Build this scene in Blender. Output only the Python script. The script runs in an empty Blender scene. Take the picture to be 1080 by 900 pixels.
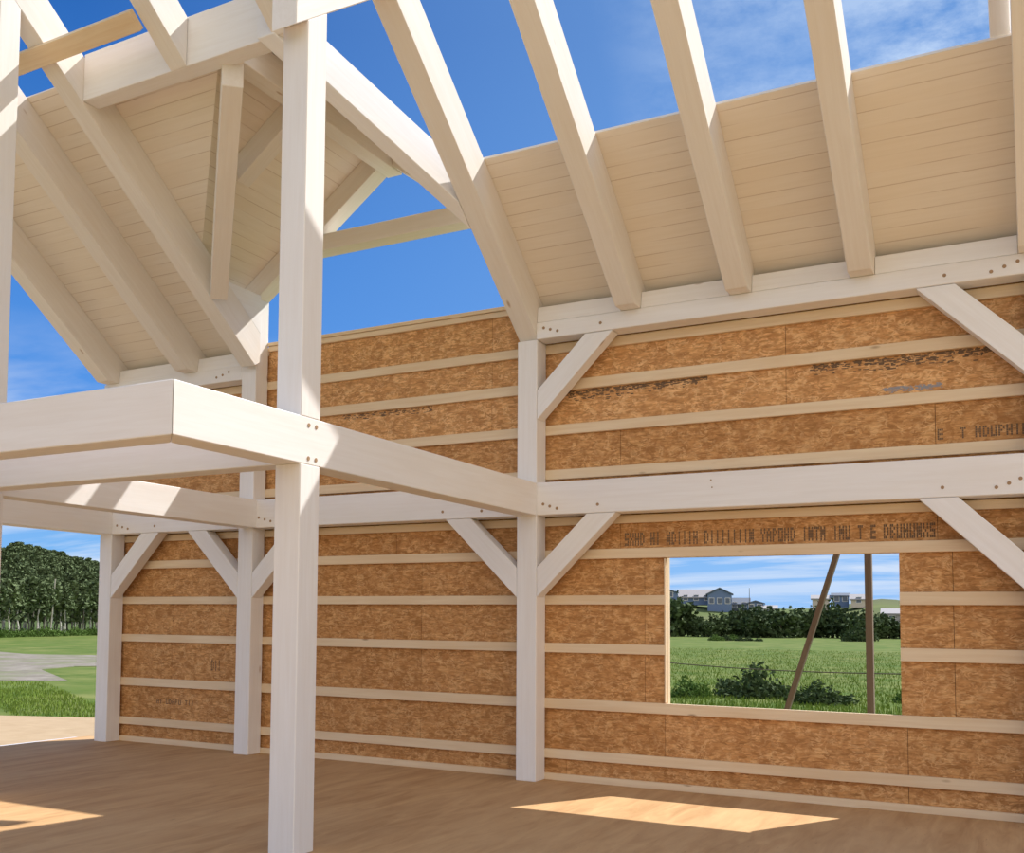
import bpy, bmesh, math, random
from mathutils import Vector, Matrix
random.seed(7)
S = bpy.context.scene
COL = S.collection

# ------------------------------------------------------------------ helpers
def link(o):
    COL.objects.link(o); return o

def tag(o, label=None, cat=None, group=None, kind=None):
    if label: o['label'] = label
    if cat: o['category'] = cat
    if group: o['group'] = group
    if kind: o['kind'] = kind
    return o

def frame(origin, axis, up=(0, 0, 1)):
    x = Vector(axis).normalized(); u = Vector(up)
    if abs(x.dot(u)) > .95: u = Vector((0, 1, 0))
    y = u.cross(x).normalized(); z = x.cross(y)
    m = Matrix((x, y, z)).transposed().to_4x4(); m.translation = Vector(origin)
    return m

def mesh_obj(name, bm, mat, M=None, parent=None, smooth=False):
    """bm is in world space; M is the wanted object frame (grain runs along its X)."""
    M = M or Matrix.Identity(4)
    bmesh.ops.recalc_face_normals(bm, faces=bm.faces)
    bm.transform(M.inverted())
    me = bpy.data.meshes.new(name); bm.to_mesh(me); bm.free()
    if mat: me.materials.append(mat)
    if smooth:
        for p in me.polygons: p.use_smooth = True
    o = link(bpy.data.objects.new(name, me))
    if parent is not None:
        o.parent = parent
        o.matrix_local = parent.matrix_world.inverted() @ M if parent.type == 'EMPTY' or parent.type == 'MESH' else M
    else:
        o.matrix_world = M
    o['_'] = 0; del o['_']
    bpy.context.view_layer.update()
    return o

def hull8(bm, pts):
    vs = [bm.verts.new(p) for p in pts]
    for f in ((0,1,2,3),(4,7,6,5),(0,4,5,1),(1,5,6,2),(2,6,7,3),(3,7,4,0)):
        bm.faces.new([vs[i] for i in f])

def add_box(bm, x0, x1, y0, y1, z0, z1):
    hull8(bm, [(x0,y0,z0),(x1,y0,z0),(x1,y1,z0),(x0,y1,z0),(x0,y0,z1),(x1,y0,z1),(x1,y1,z1),(x0,y1,z1)])

def add_prism(bm, poly, fn0, fn1):
    a = [bm.verts.new(fn0(p)) for p in poly]; b = [bm.verts.new(fn1(p)) for p in poly]
    bm.faces.new(a); bm.faces.new(b[::-1])
    n = len(poly)
    for i in range(n):
        bm.faces.new([a[i], b[i], b[(i+1) % n], a[(i+1) % n]])

def bev(bm, w=.006):
    bmesh.ops.recalc_face_normals(bm, faces=bm.faces)
    bmesh.ops.bevel(bm, geom=list(bm.edges), offset=w, segments=1, affect='EDGES', clamp_overlap=True)

def box(name, mat, x0, x1, y0, y1, z0, z1, b=.006, parent=None):
    bm = bmesh.new(); add_box(bm, x0, x1, y0, y1, z0, z1)
    if b: bev(bm, b)
    d = (x1-x0, y1-y0, z1-z0); k = d.index(max(d)); ax = [(1,0,0),(0,1,0),(0,0,1)][k]
    return mesh_obj(name, bm, mat, frame(((x0+x1)/2, (y0+y1)/2, z0), ax), parent)

def xprism(name, mat, x0, x1, poly, axis, b=.006, parent=None):      # poly in (y, z)
    bm = bmesh.new(); add_prism(bm, poly, lambda p: (x0, p[0], p[1]), lambda p: (x1, p[0], p[1]))
    if b: bev(bm, b)
    return mesh_obj(name, bm, mat, frame(((x0+x1)/2, poly[0][0], poly[0][1]), axis), parent)

def yprism(name, mat, y0, y1, poly, axis, b=.006, parent=None):      # poly in (x, z)
    bm = bmesh.new(); add_prism(bm, poly, lambda p: (p[0], y0, p[1]), lambda p: (p[0], y1, p[1]))
    if b: bev(bm, b)
    return mesh_obj(name, bm, mat, frame((poly[0][0], (y0+y1)/2, poly[0][1]), axis), parent)

def add_cyl(bm, p, q, r0, r1=None, n=8):
    r1 = r0 if r1 is None else r1
    p = Vector(p); q = Vector(q); M = frame(p, q-p)
    L = (q-p).length
    a = [bm.verts.new(M @ Vector((0, r0*math.cos(2*math.pi*i/n), r0*math.sin(2*math.pi*i/n)))) for i in range(n)]
    b = [bm.verts.new(M @ Vector((L, r1*math.cos(2*math.pi*i/n), r1*math.sin(2*math.pi*i/n)))) for i in range(n)]
    bm.faces.new(a[::-1]); bm.faces.new(b)
    for i in range(n): bm.faces.new([a[i], a[(i+1) % n], b[(i+1) % n], b[i]])

# ------------------------------------------------------------------ node materials
class NT:
    def __init__(s, tree): s.t = tree; s.n = tree.nodes; s.l = tree.links
    def new(s, typ, **kw):
        n = s.n.new(typ)
        for k, v in kw.items():
            if k.startswith('_'): setattr(n, k[1:], v)
            else:
                key = int(k[1:]) if k[0] == 'i' and k[1:].isdigit() else k
                sock = n.inputs[key]
                if isinstance(v, bpy.types.NodeSocket): s.l.new(v, sock)
                else: sock.default_value = v
        return n
    def mix(s, fac, a, b, blend='MIX'):
        n = s.n.new('ShaderNodeMix'); n.data_type = 'RGBA'; n.blend_type = blend
        for sock, v in ((n.inputs[0], fac), (n.inputs[6], a), (n.inputs[7], b)):
            if isinstance(v, bpy.types.NodeSocket): s.l.new(v, sock)
            else: sock.default_value = v if not isinstance(v, tuple) or len(v) == 4 else (*v, 1)
        return n.outputs[2]
    def math(s, op, a, b=0., clamp=False, c=None):
        n = s.n.new('ShaderNodeMath'); n.operation = op; n.use_clamp = clamp
        for i, v in enumerate((a, b) if c is None else (a, b, c)):
            if isinstance(v, bpy.types.NodeSocket): s.l.new(v, n.inputs[i])
            else: n.inputs[i].default_value = v
        return n.outputs[0]
    def ramp(s, fac, stops, interp='LINEAR'):
        n = s.n.new('ShaderNodeValToRGB'); s.l.new(fac, n.inputs[0]); cr = n.color_ramp; cr.interpolation = interp
        while len(cr.elements) < len(stops): cr.elements.new(.5)
        for e, (p, c) in zip(cr.elements, stops):
            e.position = p; e.color = c if len(c) == 4 else (*c, 1)
        return n.outputs[0]
    def mapping(s, vec, scale=(1,1,1), rot=(0,0,0), loc=(0,0,0)):
        n = s.n.new('ShaderNodeMapping'); s.l.new(vec, n.inputs[0])
        n.inputs['Scale'].default_value = scale; n.inputs['Rotation'].default_value = rot; n.inputs['Location'].default_value = loc
        return n.outputs[0]
    def noise(s, vec, scale, detail=3, rough=.55, dist=0.):
        n = s.n.new('ShaderNodeTexNoise'); s.l.new(vec, n.inputs['Vector'])
        n.inputs['Scale'].default_value = scale; n.inputs['Detail'].default_value = detail
        n.inputs['Roughness'].default_value = rough; n.inputs['Distortion'].default_value = dist
        return n.outputs[0]

def new_mat(name):
    m = bpy.data.materials.new(name); m.use_nodes = True
    nt = NT(m.node_tree); b = m.node_tree.nodes['Principled BSDF']
    return m, nt, b

def finish(nt, b, col, rough=.7, bump=None, strength=.15, dist=.004, spec=.25):
    if isinstance(col, tuple): b.inputs['Base Color'].default_value = (*col, 1)
    else: nt.l.new(col, b.inputs['Base Color'])
    b.inputs['Roughness'].default_value = rough
    b.inputs['Specular IOR Level'].default_value = spec
    if bump is not None:
        n = nt.new('ShaderNodeBump', Strength=strength, Distance=dist, Height=bump)
        nt.l.new(n.outputs[0], b.inputs['Normal'])

def objvec(nt, rnd=True):
    tc = nt.n.new('ShaderNodeTexCoord')
    if not rnd: return tc.outputs['Object']
    oi = nt.n.new('ShaderNodeObjectInfo')
    k = nt.math('MULTIPLY', oi.outputs['Random'], 37.)
    va = nt.n.new('ShaderNodeVectorMath'); va.operation = 'ADD'
    nt.l.new(tc.outputs['Object'], va.inputs[0])
    cx = nt.n.new('ShaderNodeCombineXYZ'); nt.l.new(k, cx.inputs[0]); nt.l.new(k, cx.inputs[1])
    nt.l.new(cx.outputs[0], va.inputs[1])
    return va.outputs[0]

def timber_mat(name, c0, c1, streak, knot, grain=1., knots=.5):
    m, nt, b = new_mat(name)
    v = objvec(nt)
    g = nt.noise(nt.mapping(v, (.5, 9, 9)), 3.0, 5, .6, .4)
    fine = nt.noise(nt.mapping(v, (1.2, 60, 60)), 2.0, 3, .6)
    big = nt.noise(nt.mapping(v, (.35, 1.6, 1.6)), 1.6, 2)
    col = nt.mix(nt.ramp(g, [(.35, (0,0,0)), (.68, (1,1,1))]), c0, c1)
    col = nt.mix(nt.math('MULTIPLY', nt.ramp(big, [(.45, (0,0,0)), (.72, (1,1,1))]), .45*grain), col, streak)
    col = nt.mix(nt.math('MULTIPLY', nt.ramp(fine, [(.5, (0,0,0)), (.75, (1,1,1))]), .16*grain), col, streak)
    # knots: sparse small dark ellipses
    vo = nt.new('ShaderNodeTexVoronoi', Vector=nt.mapping(v, (1.4, 4.2, 4.2)), Scale=1.0)
    vc = nt.n.new('ShaderNodeSeparateColor'); nt.l.new(vo.outputs['Color'], vc.inputs[0])
    sel = nt.math('GREATER_THAN', vc.outputs[0], 1-knots)
    sp = nt.math('MULTIPLY', nt.ramp(vo.outputs['Distance'], [(.03, (1,1,1)), (.085, (0,0,0))]), sel)
    col = nt.mix(nt.math('MULTIPLY', sp, .75), col, knot)
    finish(nt, b, col, .72, nt.math('ADD', g, nt.math('MULTIPLY', fine, .5)), .12, .004, .2)
    return m

WHITE = timber_mat('white_washed_timber', (.81,.775,.74), (.85,.825,.80), (.76,.69,.61), (.40,.26,.15), .7, .26)
DECKY = timber_mat('cream_washed_rafter', (.79,.735,.665), (.83,.785,.725), (.74,.64,.52), (.42,.28,.16), .7, .12)
PINE = timber_mat('bare_pine', (.74,.565,.365), (.80,.645,.445), (.66,.46,.265), (.25,.13,.06), 1., .45)
WEATHERED = timber_mat('weathered_brace_wood', (.25,.175,.12), (.33,.25,.18), (.19,.125,.085), (.12,.07,.04), 1., .3)

def boarding_mat(name, pitch, along_y=False):
    """whitewashed tongue-and-groove: object X runs along the boards, object Y across them"""
    m, nt, b = new_mat(name)
    tc = nt.n.new('ShaderNodeTexCoord'); v = tc.outputs['Object']
    sx = nt.n.new('ShaderNodeSeparateXYZ'); nt.l.new(v, sx.inputs[0])
    row = nt.math('DIVIDE', sx.outputs[1], pitch)
    fr = nt.math('FRACT', row); idx = nt.math('FLOOR', row)
    cut = nt.math('ABSOLUTE', nt.math('SUBTRACT', fr, .5))
    groove = nt.math('GREATER_THAN', cut, .47)
    # the groove opens and closes along its length
    vis = nt.noise(nt.mapping(v, (.8, 3.3, 1)), 1.5, 2)
    groove = nt.math('MULTIPLY', groove, nt.ramp(vis, [(.40, (.10,)*3), (.56, (1,1,1))]))
    cv = nt.n.new('ShaderNodeCombineXYZ'); nt.l.new(nt.math('MULTIPLY', idx, 7.31), cv.inputs[1]); nt.l.new(sx.outputs[0], cv.inputs[0])
    tone = nt.noise(cv.outputs[0], .55, 1)
    g = nt.noise(nt.mapping(v, (.6, 12, 12)), 2.2, 4, .6, .3)
    col = nt.mix(nt.ramp(g, [(.35, (0,0,0)), (.7, (1,1,1))]), (.82,.74,.63), (.86,.785,.685))
    col = nt.mix(nt.math('MULTIPLY', nt.ramp(tone, [(.4, (0,0,0)), (.65, (1,1,1))]), .4), col, (.80,.69,.55))
    vo = nt.new('ShaderNodeTexVoronoi', Vector=nt.mapping(v, (1.1, 3.2, 0)), Scale=1.0)
    vc = nt.n.new('ShaderNodeSeparateColor'); nt.l.new(vo.outputs['Color'], vc.inputs[0])
    sp = nt.math('MULTIPLY', nt.ramp(vo.outputs['Distance'], [(.02, (1,1,1)), (.07, (0,0,0))]), nt.math('GREATER_THAN', vc.outputs[0], .8))
    col = nt.mix(nt.math('MULTIPLY', sp, .55), col, (.5,.33,.18))
    col = nt.mix(nt.math('MULTIPLY', groove, .45), col, (.42,.28,.16))
    h = nt.math('SUBTRACT', nt.math('MULTIPLY', g, .2), groove)
    finish(nt, b, col, .7, h, .5, .006, .2)
    return m
BOARDS = boarding_mat('cream_tongue_and_groove', .143)

def osb_mat():
    m, nt, b = new_mat('oriented_strand_board')
    tc = nt.n.new('ShaderNodeTexCoord'); v = tc.outputs['Object']
    at = nt.n.new('ShaderNodeAttribute'); at.attribute_name = 'panel'
    warp = nt.n.new('ShaderNodeTexNoise'); nt.l.new(v, warp.inputs['Vector']); warp.inputs['Scale'].default_value = 6.; warp.inputs['Detail'].default_value = 2
    wv = nt.n.new('ShaderNodeVectorMath'); wv.operation = 'MULTIPLY_ADD'
    nt.l.new(warp.outputs['Color'], wv.inputs[0]); wv.inputs[1].default_value = (.05,.05,.05); nt.l.new(v, wv.inputs[2])
    v2 = wv.outputs[0]
    col = None; hsum = None
    for i, (ang, sc, ln, seed) in enumerate(((.2, 22, 5.0, 0), (-.55, 17, 4.2, 3.3), (.8, 20, 3.8, 8.1), (-1.15, 22, 4., 12.7), (1.5, 24, 3.6, 17.), (-.15, 26, 5., 23.))):
        vo = nt.new('ShaderNodeTexVoronoi', Vector=nt.mapping(v2, (1, 0, ln), (0, ang, 0), (seed, 0, seed)), Scale=float(sc)/ln*1.9)
        sep = nt.n.new('ShaderNodeSeparateColor'); nt.l.new(vo.outputs['Color'], sep.inputs[0])
        c = nt.ramp(sep.outputs[0], [(0, (.25,.115,.036)), (.22, (.42,.208,.074)), (.6, (.54,.292,.114)), (1, (.68,.42,.19))])
        e = nt.ramp(vo.outputs['Distance'], [(.35, (1,1,1)), (.95, (.55,.5,.45))])
        c = nt.mix(1., c, e, 'MULTIPLY')
        if col is None: col, hsum = c, sep.outputs[1]
        else:
            sel = nt.math('GREATER_THAN', sep.outputs[2], .55)
            col = nt.mix(sel, col, c); hsum = nt.math('ADD', hsum, sep.outputs[1])
    blot = nt.noise(v, 2.3, 4, .6)
    col = nt.mix(nt.math('MULTIPLY', nt.ramp(blot, [(.42, (0,0,0)), (.7, (1,1,1))]), .45), col, (.46,.25,.10))
    dk = nt.noise(nt.mapping(v2, (9, 9, 38)), 1.3, 3, .7)
    col = nt.mix(nt.math('MULTIPLY', nt.ramp(dk, [(.60, (0,0,0)), (.72, (1,1,1))]), .55), col, (.15,.068,.024))
    # curled strand edges
    for sc_, thr, tint, amt in ((7., .30, (.19,.08,.024), .62), (8.5, .26, (.76,.52,.27), .55), (11., .26, (.30,.13,.045), .5)):
        cn = nt.noise(nt.mapping(v, (1, 0, 1.7), (0,0,0), (sc_, 0, sc_*2)), sc_, 2, .5, 1.6)
        ed = nt.math('ABSOLUTE', nt.math('SUBTRACT', nt.math('FRACT', nt.math('MULTIPLY', cn, 3.2)), .5))
        gate = nt.ramp(nt.noise(nt.mapping(v, (1,1,1), (0,0,0), (0, 0, sc_)), 11., 2), [(.42, (0,0,0)), (.60, (1,1,1))])
        col = nt.mix(nt.math('MULTIPLY', nt.math('MULTIPLY', nt.ramp(ed, [(thr*.4, (1,1,1)), (thr, (0,0,0))]), gate), amt), col, tint)
    col = nt.mix(.30, col, (.46,.245,.095))
    # each sheet has its own tone
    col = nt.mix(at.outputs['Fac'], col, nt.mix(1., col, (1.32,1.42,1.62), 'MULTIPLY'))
    col = nt.mix(1., col, (1.10,1.02,.92), 'MULTIPLY')
    finish(nt, b, col, .75, hsum, .12, .003, .2)
    return m
OSB = osb_mat()

def simple(name, c, rough=.7, c2=None, scale=6., spec=.3, metal=0.):
    m, nt, b = new_mat(name)
    if c2:
        tc = nt.n.new('ShaderNodeTexCoord')
        n = nt.noise(tc.outputs['Object'], scale, 4, .6)
        col = nt.mix(nt.ramp(n, [(.35, (0,0,0)), (.68, (1,1,1))]), c, c2)
        finish(nt, b, col, rough, n, .1, .01, spec)
    else: finish(nt, b, c, rough, None, spec=spec)
    b.inputs['Metallic'].default_value = metal
    return m
PEG = simple('peg_wood', (.36,.23,.13), .8)
INK = simple('grey_mill_ink', (.165,.103,.06), .9)
INKB = simple('blue_grey_ink', (.30,.29,.30), .9)
GALV = simple('galvanised_metal', (.42,.48,.52), .4, metal=.6)
SEAM = simple('dark_gap', (.06,.035,.02), .9)
FELT = simple('roof_outer_boarding', (.62,.56,.47), .85)

# floor: dusty plywood with long streaks
m, nt, b = new_mat('dusty_plywood')
tc = nt.n.new('ShaderNodeTexCoord'); v = tc.outputs['Object']
g = nt.noise(nt.mapping(v, (.9, 5.5, 1), (0,0,.35)), 1.3, 6, .62, .8)
g2 = nt.noise(nt.mapping(v, (.6, 2.0, 1), (0,0,.1)), .9, 4, .6)
g3 = nt.noise(nt.mapping(v, (6, 40, 1), (0,0,.35)), 1.1, 3, .7)
col = nt.mix(nt.ramp(g, [(.34, (0,0,0)), (.68, (1,1,1))]), (.43,.245,.108), (.57,.355,.17))
col = nt.mix(nt.math('MULTIPLY', nt.ramp(g2, [(.42, (0,0,0)), (.66, (1,1,1))]), .5), col, (.60,.39,.20))
col = nt.mix(nt.math('MULTIPLY', nt.ramp(g3, [(.66, (0,0,0)), (.76, (1,1,1))]), .55), col, (.22,.12,.065))
finish(nt, b, col, .8, g, .08, .004, .2)
FLOOR = m

def ground_mat(name, a, bcol, ccol, s1, s2):
    m, nt, b = new_mat(name)
    tc = nt.n.new('ShaderNodeTexCoord'); v = tc.outputs['Object']
    n1 = nt.noise(v, s1, 5, .65); n2 = nt.noise(v, s2, 4, .6)
    col = nt.mix(nt.ramp(n1, [(.35, (0,0,0)), (.66, (1,1,1))]), a, bcol)
    col = nt.mix(nt.math('MULTIPLY', nt.ramp(n2, [(.45, (0,0,0)), (.62, (1,1,1))]), .7), col, ccol)
    finish(nt, b, col, .95, n1, .3, .03, .1)
    return m
SAND = ground_mat('pale_sand', (.40,.285,.17), (.47,.345,.215), (.43,.31,.19), 3., .6)
FIELD = ground_mat('meadow_grass', (.062,.112,.016), (.185,.20,.060), (.095,.145,.026), .55, .16)
VERGE = ground_mat('rough_verge', (.10,.15,.03), (.20,.21,.08), (.13,.17,.045), 2.2, .35)
GRAVEL = ground_mat('grey_gravel', (.19,.165,.13), (.30,.265,.225), (.15,.17,.07), 2.2, .55)
HILLG = ground_mat('hill_grass', (.085,.12,.035), (.14,.165,.06), (.13,.12,.07), .06, .02)
HILLF = ground_mat('wooded_hill', (.05,.085,.03), (.10,.14,.055), (.07,.11,.04), .5, .08)

def leaf_mat(name, a, bc):
    m, nt, b = new_mat(name)
    tc = nt.n.new('ShaderNodeTexCoord'); oi = nt.n.new('ShaderNodeObjectInfo')
    n = nt.noise(tc.outputs['Object'], 3.5, 3, .7)
    col = nt.mix(nt.ramp(n, [(.35, (0,0,0)), (.68, (1,1,1))]), a, bc)
    col = nt.mix(nt.math('MULTIPLY', oi.outputs['Random'], .4), col, tuple(x*1.5 for x in bc))
    finish(nt, b, col, .8, None, spec=.1)
    return m
CONIFER = leaf_mat('dark_conifer_needles', (.072,.108,.045), (.135,.168,.08))
LEAFD = leaf_mat('dark_green_leaves', (.032,.056,.022), (.075,.105,.042))
LEAFL = leaf_mat('fresh_green_leaves', (.06,.12,.02), (.13,.20,.05))
BLADE = leaf_mat('grass_blades', (.11,.19,.022), (.20,.26,.05))
BARK = simple('pale_bark', (.55,.51,.45), .9, (.70,.66,.60), 5.)
BARKD = simple('dark_bark', (.10,.075,.05), .9)
POLEW = simple('bleached_pole', (.46,.42,.34), .85)

# ------------------------------------------------------------------ measured frame (metres)
WX, WY = .225, .235          # post section
XA, XB, XC, XD = -6.196, -3.79, 0., 4.71
ZBB, ZBT = 2.755, 3.097      # loft girding beams
ZPB, ZPM, ZPT = 4.619, 4.80, 4.97
ZR, TP, RD, RW = 4.670, .7514, .49, .217
YP, YF = -4.303, -5.581
def zroof(y, off=0.): return ZR + off + TP*(-WY - y)
def yroof(z, off=0.): return -WY - (z - ZR - off)/TP
RDIR = (0, -1, TP)

def pegs(beam, xs_z, y=-WY, r=.017, ax='y'):
    for (a, z) in xs_z:
        bm = bmesh.new()
        if ax == 'y': add_cyl(bm, (a, y+.012, z), (a, y-.004, z), r, r*.92, 10)
        else: add_cyl(bm, (y-.012, a, z), (y+.004, a, z), r, r*.92, 10)
        mesh_obj('peg', bm, PEG, Matrix.Translation((a, y, z)) if ax == 'y' else Matrix.Translation((y, a, z)), beam)

# ---- floor and ground
CONC = simple('pale_concrete', (.55,.54,.55), .9)
box('trim_2', CONC, -7.0, -6.722, -15., .16, -.25, -.03, .01)['kind'] = 'structure'
box('floor', FLOOR, -6.72, 7.2, -15., .16, -.25, 0., 0.)['kind'] = 'structure'

# ---- posts
def post(x, y0, z0, z1, label, group='white timber posts'):
    o = box('timber_post', WHITE, x, x+WX, y0, y0+WY, z0, z1)
    return tag(o, label, 'post', group)
post(XA, -WY, 0, ZBB+.0, 'square white corner post at the open left end of the strand board wall', None)
pB = xprism('timber_post', WHITE, XB, XB+WX, [(-WY, 0), (0, 0), (0, 5.62), (-WY, 5.62)], (0,0,1))
tag(pB, 'tall white wall post under the little gable, second from the wall\'s open end', 'post')
post(XC, -WY, 0, ZPB, 'white wall post nearest the window, full height up to the roof plate', None)
post(XD, -WY, 0, ZPB, 'white wall post beyond the window at the photo\'s right edge', None)
post(XC, YP, 0, ZBB, 'thick white free-standing post in front, under the loft beam', None)
P2 = xprism('timber_post', WHITE, XC, XC+WX, [(YP, ZBT), (YP+WY, ZBT), (YP+WY, 5.907+.725*(YP+WY+4.444)), (YP, 5.907+.725*(YP+4.444))], (0,0,1))
tag(P2, 'tall white upper post standing on the loft beam', 'post')
PBx = XB+.07
PB = xprism('timber_post', WHITE, PBx, PBx+WX, [(-4.10, 0), (-3.87, 0), (-3.87, zroof(-3.87)), (-4.10, zroof(-4.10))], (0,0,1))
tag(PB, 'tall white post cut off by the left edge of the photo, sunlit near its top', 'post')

# ---- girding beams of the loft level
b1 = tag(box('girding_beam', WHITE, XC+WX, XD, -WY, 0, ZBB, ZBT), 'long white beam above the window, across the wall at mid height', 'beam')
pegs(b1, [(.30, 2.87), (.375, 2.845), (.455, 2.82), (.90, 2.84), (4.05, 2.84), (4.46, 2.82), (4.555, 2.85), (4.64, 2.885)])
pegs(b1, [(2.05, 3.02), (2.06, 2.95)], r=.008)
b2 = tag(box('girding_beam', WHITE, XB+WX, XC, -WY, 0, ZBB, ZBT), 'white mid-height wall beam between the gable post and the post by the window', 'beam')
pegs(b2, [(-3.47, 2.88), (-3.38, 2.855), (-3.29, 2.83), (-2.75, 2.84), (-.9, 2.84), (-.42, 2.83), (-.34, 2.86)])
b3 = tag(box('girding_beam', WHITE, XA+WX-.225, XB, -WY, 0, ZBB, ZBT), 'short white mid-height wall beam resting on the left corner post', 'beam')
pegs(b3, [(-5.88, 2.87), (-5.78, 2.845), (-5.68, 2.82), (-5.2, 2.84)])
def zprism(name, mat, poly, z0, z1, axis, b=.006):      # poly in (x, y)
    bm = bmesh.new(); add_prism(bm, poly, lambda p: (p[0], p[1], z0), lambda p: (p[0], p[1], z1))
    if b: bev(bm, b)
    return mesh_obj(name, bm, mat, frame((poly[0][0], poly[0][1], z0), axis))
t1 = tag(zprism('tie_beam', WHITE, [(XC+WX, YF+.002), (XC+WX, -WY-.002), (XC, -WY-.002), (XC, YF+WX+.002)], ZBB, ZBT, (0,1,0)), 'long white tie beam running from the front loft corner back to the post by the window', 'beam')
pegs(t1, [(-4.21, 3.04), (-4.12, 3.04), (-4.21, 2.80), (-4.12, 2.80)], y=XC+WX, ax='x')
tag(zprism('loft_beam', WHITE, [(-4.2, YF), (XC+WX-.002, YF), (XC-.002, YF+WX), (-4.2, YF+WX)], ZBB, ZBT, (1,0,0)), 'nearest white loft beam, meeting the tie beam at the pointed corner', 'beam')
tag(box('loft_joist', WHITE, PBx, XC, YP, YP+.2, ZBB, ZBT), 'white loft joist just behind the front loft beam, ending at the free-standing post', 'beam')
t2 = tag(box('tie_beam', WHITE, XB+.06, XB+.06+WX, -3.87, -WY, ZBB, ZBT), 'white tie beam with a sunlit patch, running forward from the tall wall post', 'beam')
tag(box('tie_beam', WHITE, XA, XA+WX, -6.2, -WY, ZBB, ZBT), 'white tie beam along the open left end above the forest view', 'beam')

# ---- wall plates
pl = tag(box('wall_plate', WHITE, XC+RW, 6.5, -WY, 0, ZPB+.002, ZPM-.002), 'long white wall plate under the feet of the right-hand rafters', 'beam')
pegs(pl, [(.30, 4.735), (.375, 4.71), (.455, 4.685), (.93, 4.705), (4.10, 4.70), (4.46, 4.675), (4.56, 4.705), (4.66, 4.735)])
pl2 = tag(box('wall_plate', WHITE, XA, XB, -WY, 0, ZPB, ZPM), 'short white wall plate under the left roof boarding', 'beam')
pegs(pl2, [(-5.05, 4.70), (-4.2, 4.69), (-4.1, 4.71), (-4.0, 4.74)])

# ---- braces (mitred boards between post and beam)
def brace(xp, zlo, xt, zt, dx, label):
    """xp: post face, zlo..: heights where it meets the post; xt: outer end on the beam underside"""
    s = 1 if xt > xp else -1
    xp += s*.003; zt -= .003
    poly = [(xp, zlo[0]), (xp, zlo[1]), (xt-s*dx, zt), (xt, zt)]
    o = yprism('knee_brace', WHITE, -WY+.004, -.06, poly, (xt-xp, 0, zt-zlo[0]), .004)
    return tag(o, label, 'brace')
brace(XC+WX, (1.90, 2.21), 1.09, ZBB, .31, 'white knee brace right of the window-side post, under the mid-height beam')
brace(XC, (1.90, 2.21), -.865, ZBB, .31, 'white knee brace left of the window-side post, under the mid-height beam')
brace(XD, (1.90, 2.21), 3.86, ZBB, .31, 'white knee brace slanting past the window\'s upper right corner')
brace(XC+WX, (3.77, 4.08), 1.06, ZPB, .30, 'white knee brace right of the window-side post, up under the roof plate')
brace(XD, (3.77, 4.08), 3.87, ZPB, .31, 'white knee brace under the roof plate at the upper right')
brace(XA+WX, (1.90, 2.21), -5.13, ZBB, .31, 'white knee brace on the left corner post')
brace(XB, (1.90, 2.21), -4.63, ZBB, .31, 'white knee brace left of the gable post, facing the corner brace')
brace(XB+WX, (1.90, 2.21), -2.72, ZBB, .31, 'white knee brace mostly hidden behind the free-standing post')

# ---- main rafters
def rafter(x, ytop, label, kind='common', mat=DECKY, w=RW):
    top = zroof
    if kind == 'bent':      # sits over a wall post
        poly = [(ytop, top(ytop)), (yroof(ZPB), ZPB), (0, ZPB), (0, top(0, RD)), (ytop, top(ytop, RD))]
    elif kind == 'gable':   # foot butts against the tall post
        poly = [(ytop, top(ytop)), (-WY-.1, top(-WY-.1)), (-WY-.004, top(-WY-.1)+.05), (-WY-.004, top(-WY, RD)), (ytop, top(ytop, RD))]
    elif kind == 'jack':    # upper rafter ending on the header
        y0 = -3.105
        poly = [(ytop, top(ytop, .015)), (y0, top(y0, .015)), (y0, top(y0, RD)), (ytop, top(ytop, RD))]
    else:                   # seated on the plate
        yc = yroof(ZPM)
        poly = [(ytop, top(ytop)), (yc, ZPM), (-.02, ZPM), (-.02, top(-.02, RD)), (ytop, top(ytop, RD))]
    o = xprism('roof_rafter', mat, x, x+w, poly, RDIR)
    return tag(o, label, 'rafter')
rafter(XC, -4.62, 'white principal rafter rising from the post by the window', 'bent')
rafter(1.148, -4.62, 'white rafter, first to the right of the principal rafter', w=.205)
rafter(2.241, -4.62, 'white rafter in the middle of the right-hand roof boarding', w=.205)
rafter(3.330, -4.62, 'white rafter above the window\'s right half', w=.205)
rafter(4.665, -4.62, 'white rafter at the photo\'s upper right edge, with a knot')
rafter(-3.715, -4.62, 'white rafter on the left with its foot against the tall gable post', 'gable')
rafter(-4.75, -4.62, 'white rafter half hidden under the left roof boarding')
rafter(-6.15, -4.62, 'outermost left rafter at the edge of the roof boarding')
rafter(-2.30, -4.62, 'short upper rafter ending on the header, nearer the left post', 'jack', w=.20)
rafter(-1.07, -4.62, 'short upper rafter ending on the header, above the free-standing post', 'jack', w=.20)

# header carried between two rafters at the top of the dormer
hd = xprism('roof_header', WHITE, -3.496, -.64, [(-3.10, 6.845), (-2.90, 6.845), (-2.90, 7.33), (-3.10, 7.33)], (1,0,0))
tag(hd, 'heavy white header beam at upper left between two rafters', 'beam')
# plank fixed under the rafters further up
def roofpt(x, y, off): return (x, y, zroof(y, off))
bm = bmesh.new(); n_ = Vector((0, TP, 1)).normalized(); d_ = Vector((0, -1, TP)).normalized()
c0 = Vector((0, -3.46, zroof(-3.46))); lo = -.07
pts = []
for x in (-4.4, -2.304):
    for (a, bb) in ((0, lo), (.185, lo), (.185, -.002), (0, -.002)):
        q = c0 + d_*a + n_*bb; pts.append((x, q.y, q.z))
hull8(bm, pts); bev(bm, .004)
tag(mesh_obj('roof_plank', bm, PINE, frame((-3.3, -3.5, 7.05), (1,0,0))), 'tan plank crossing under the rafters at the top left corner', 'plank')

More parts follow.
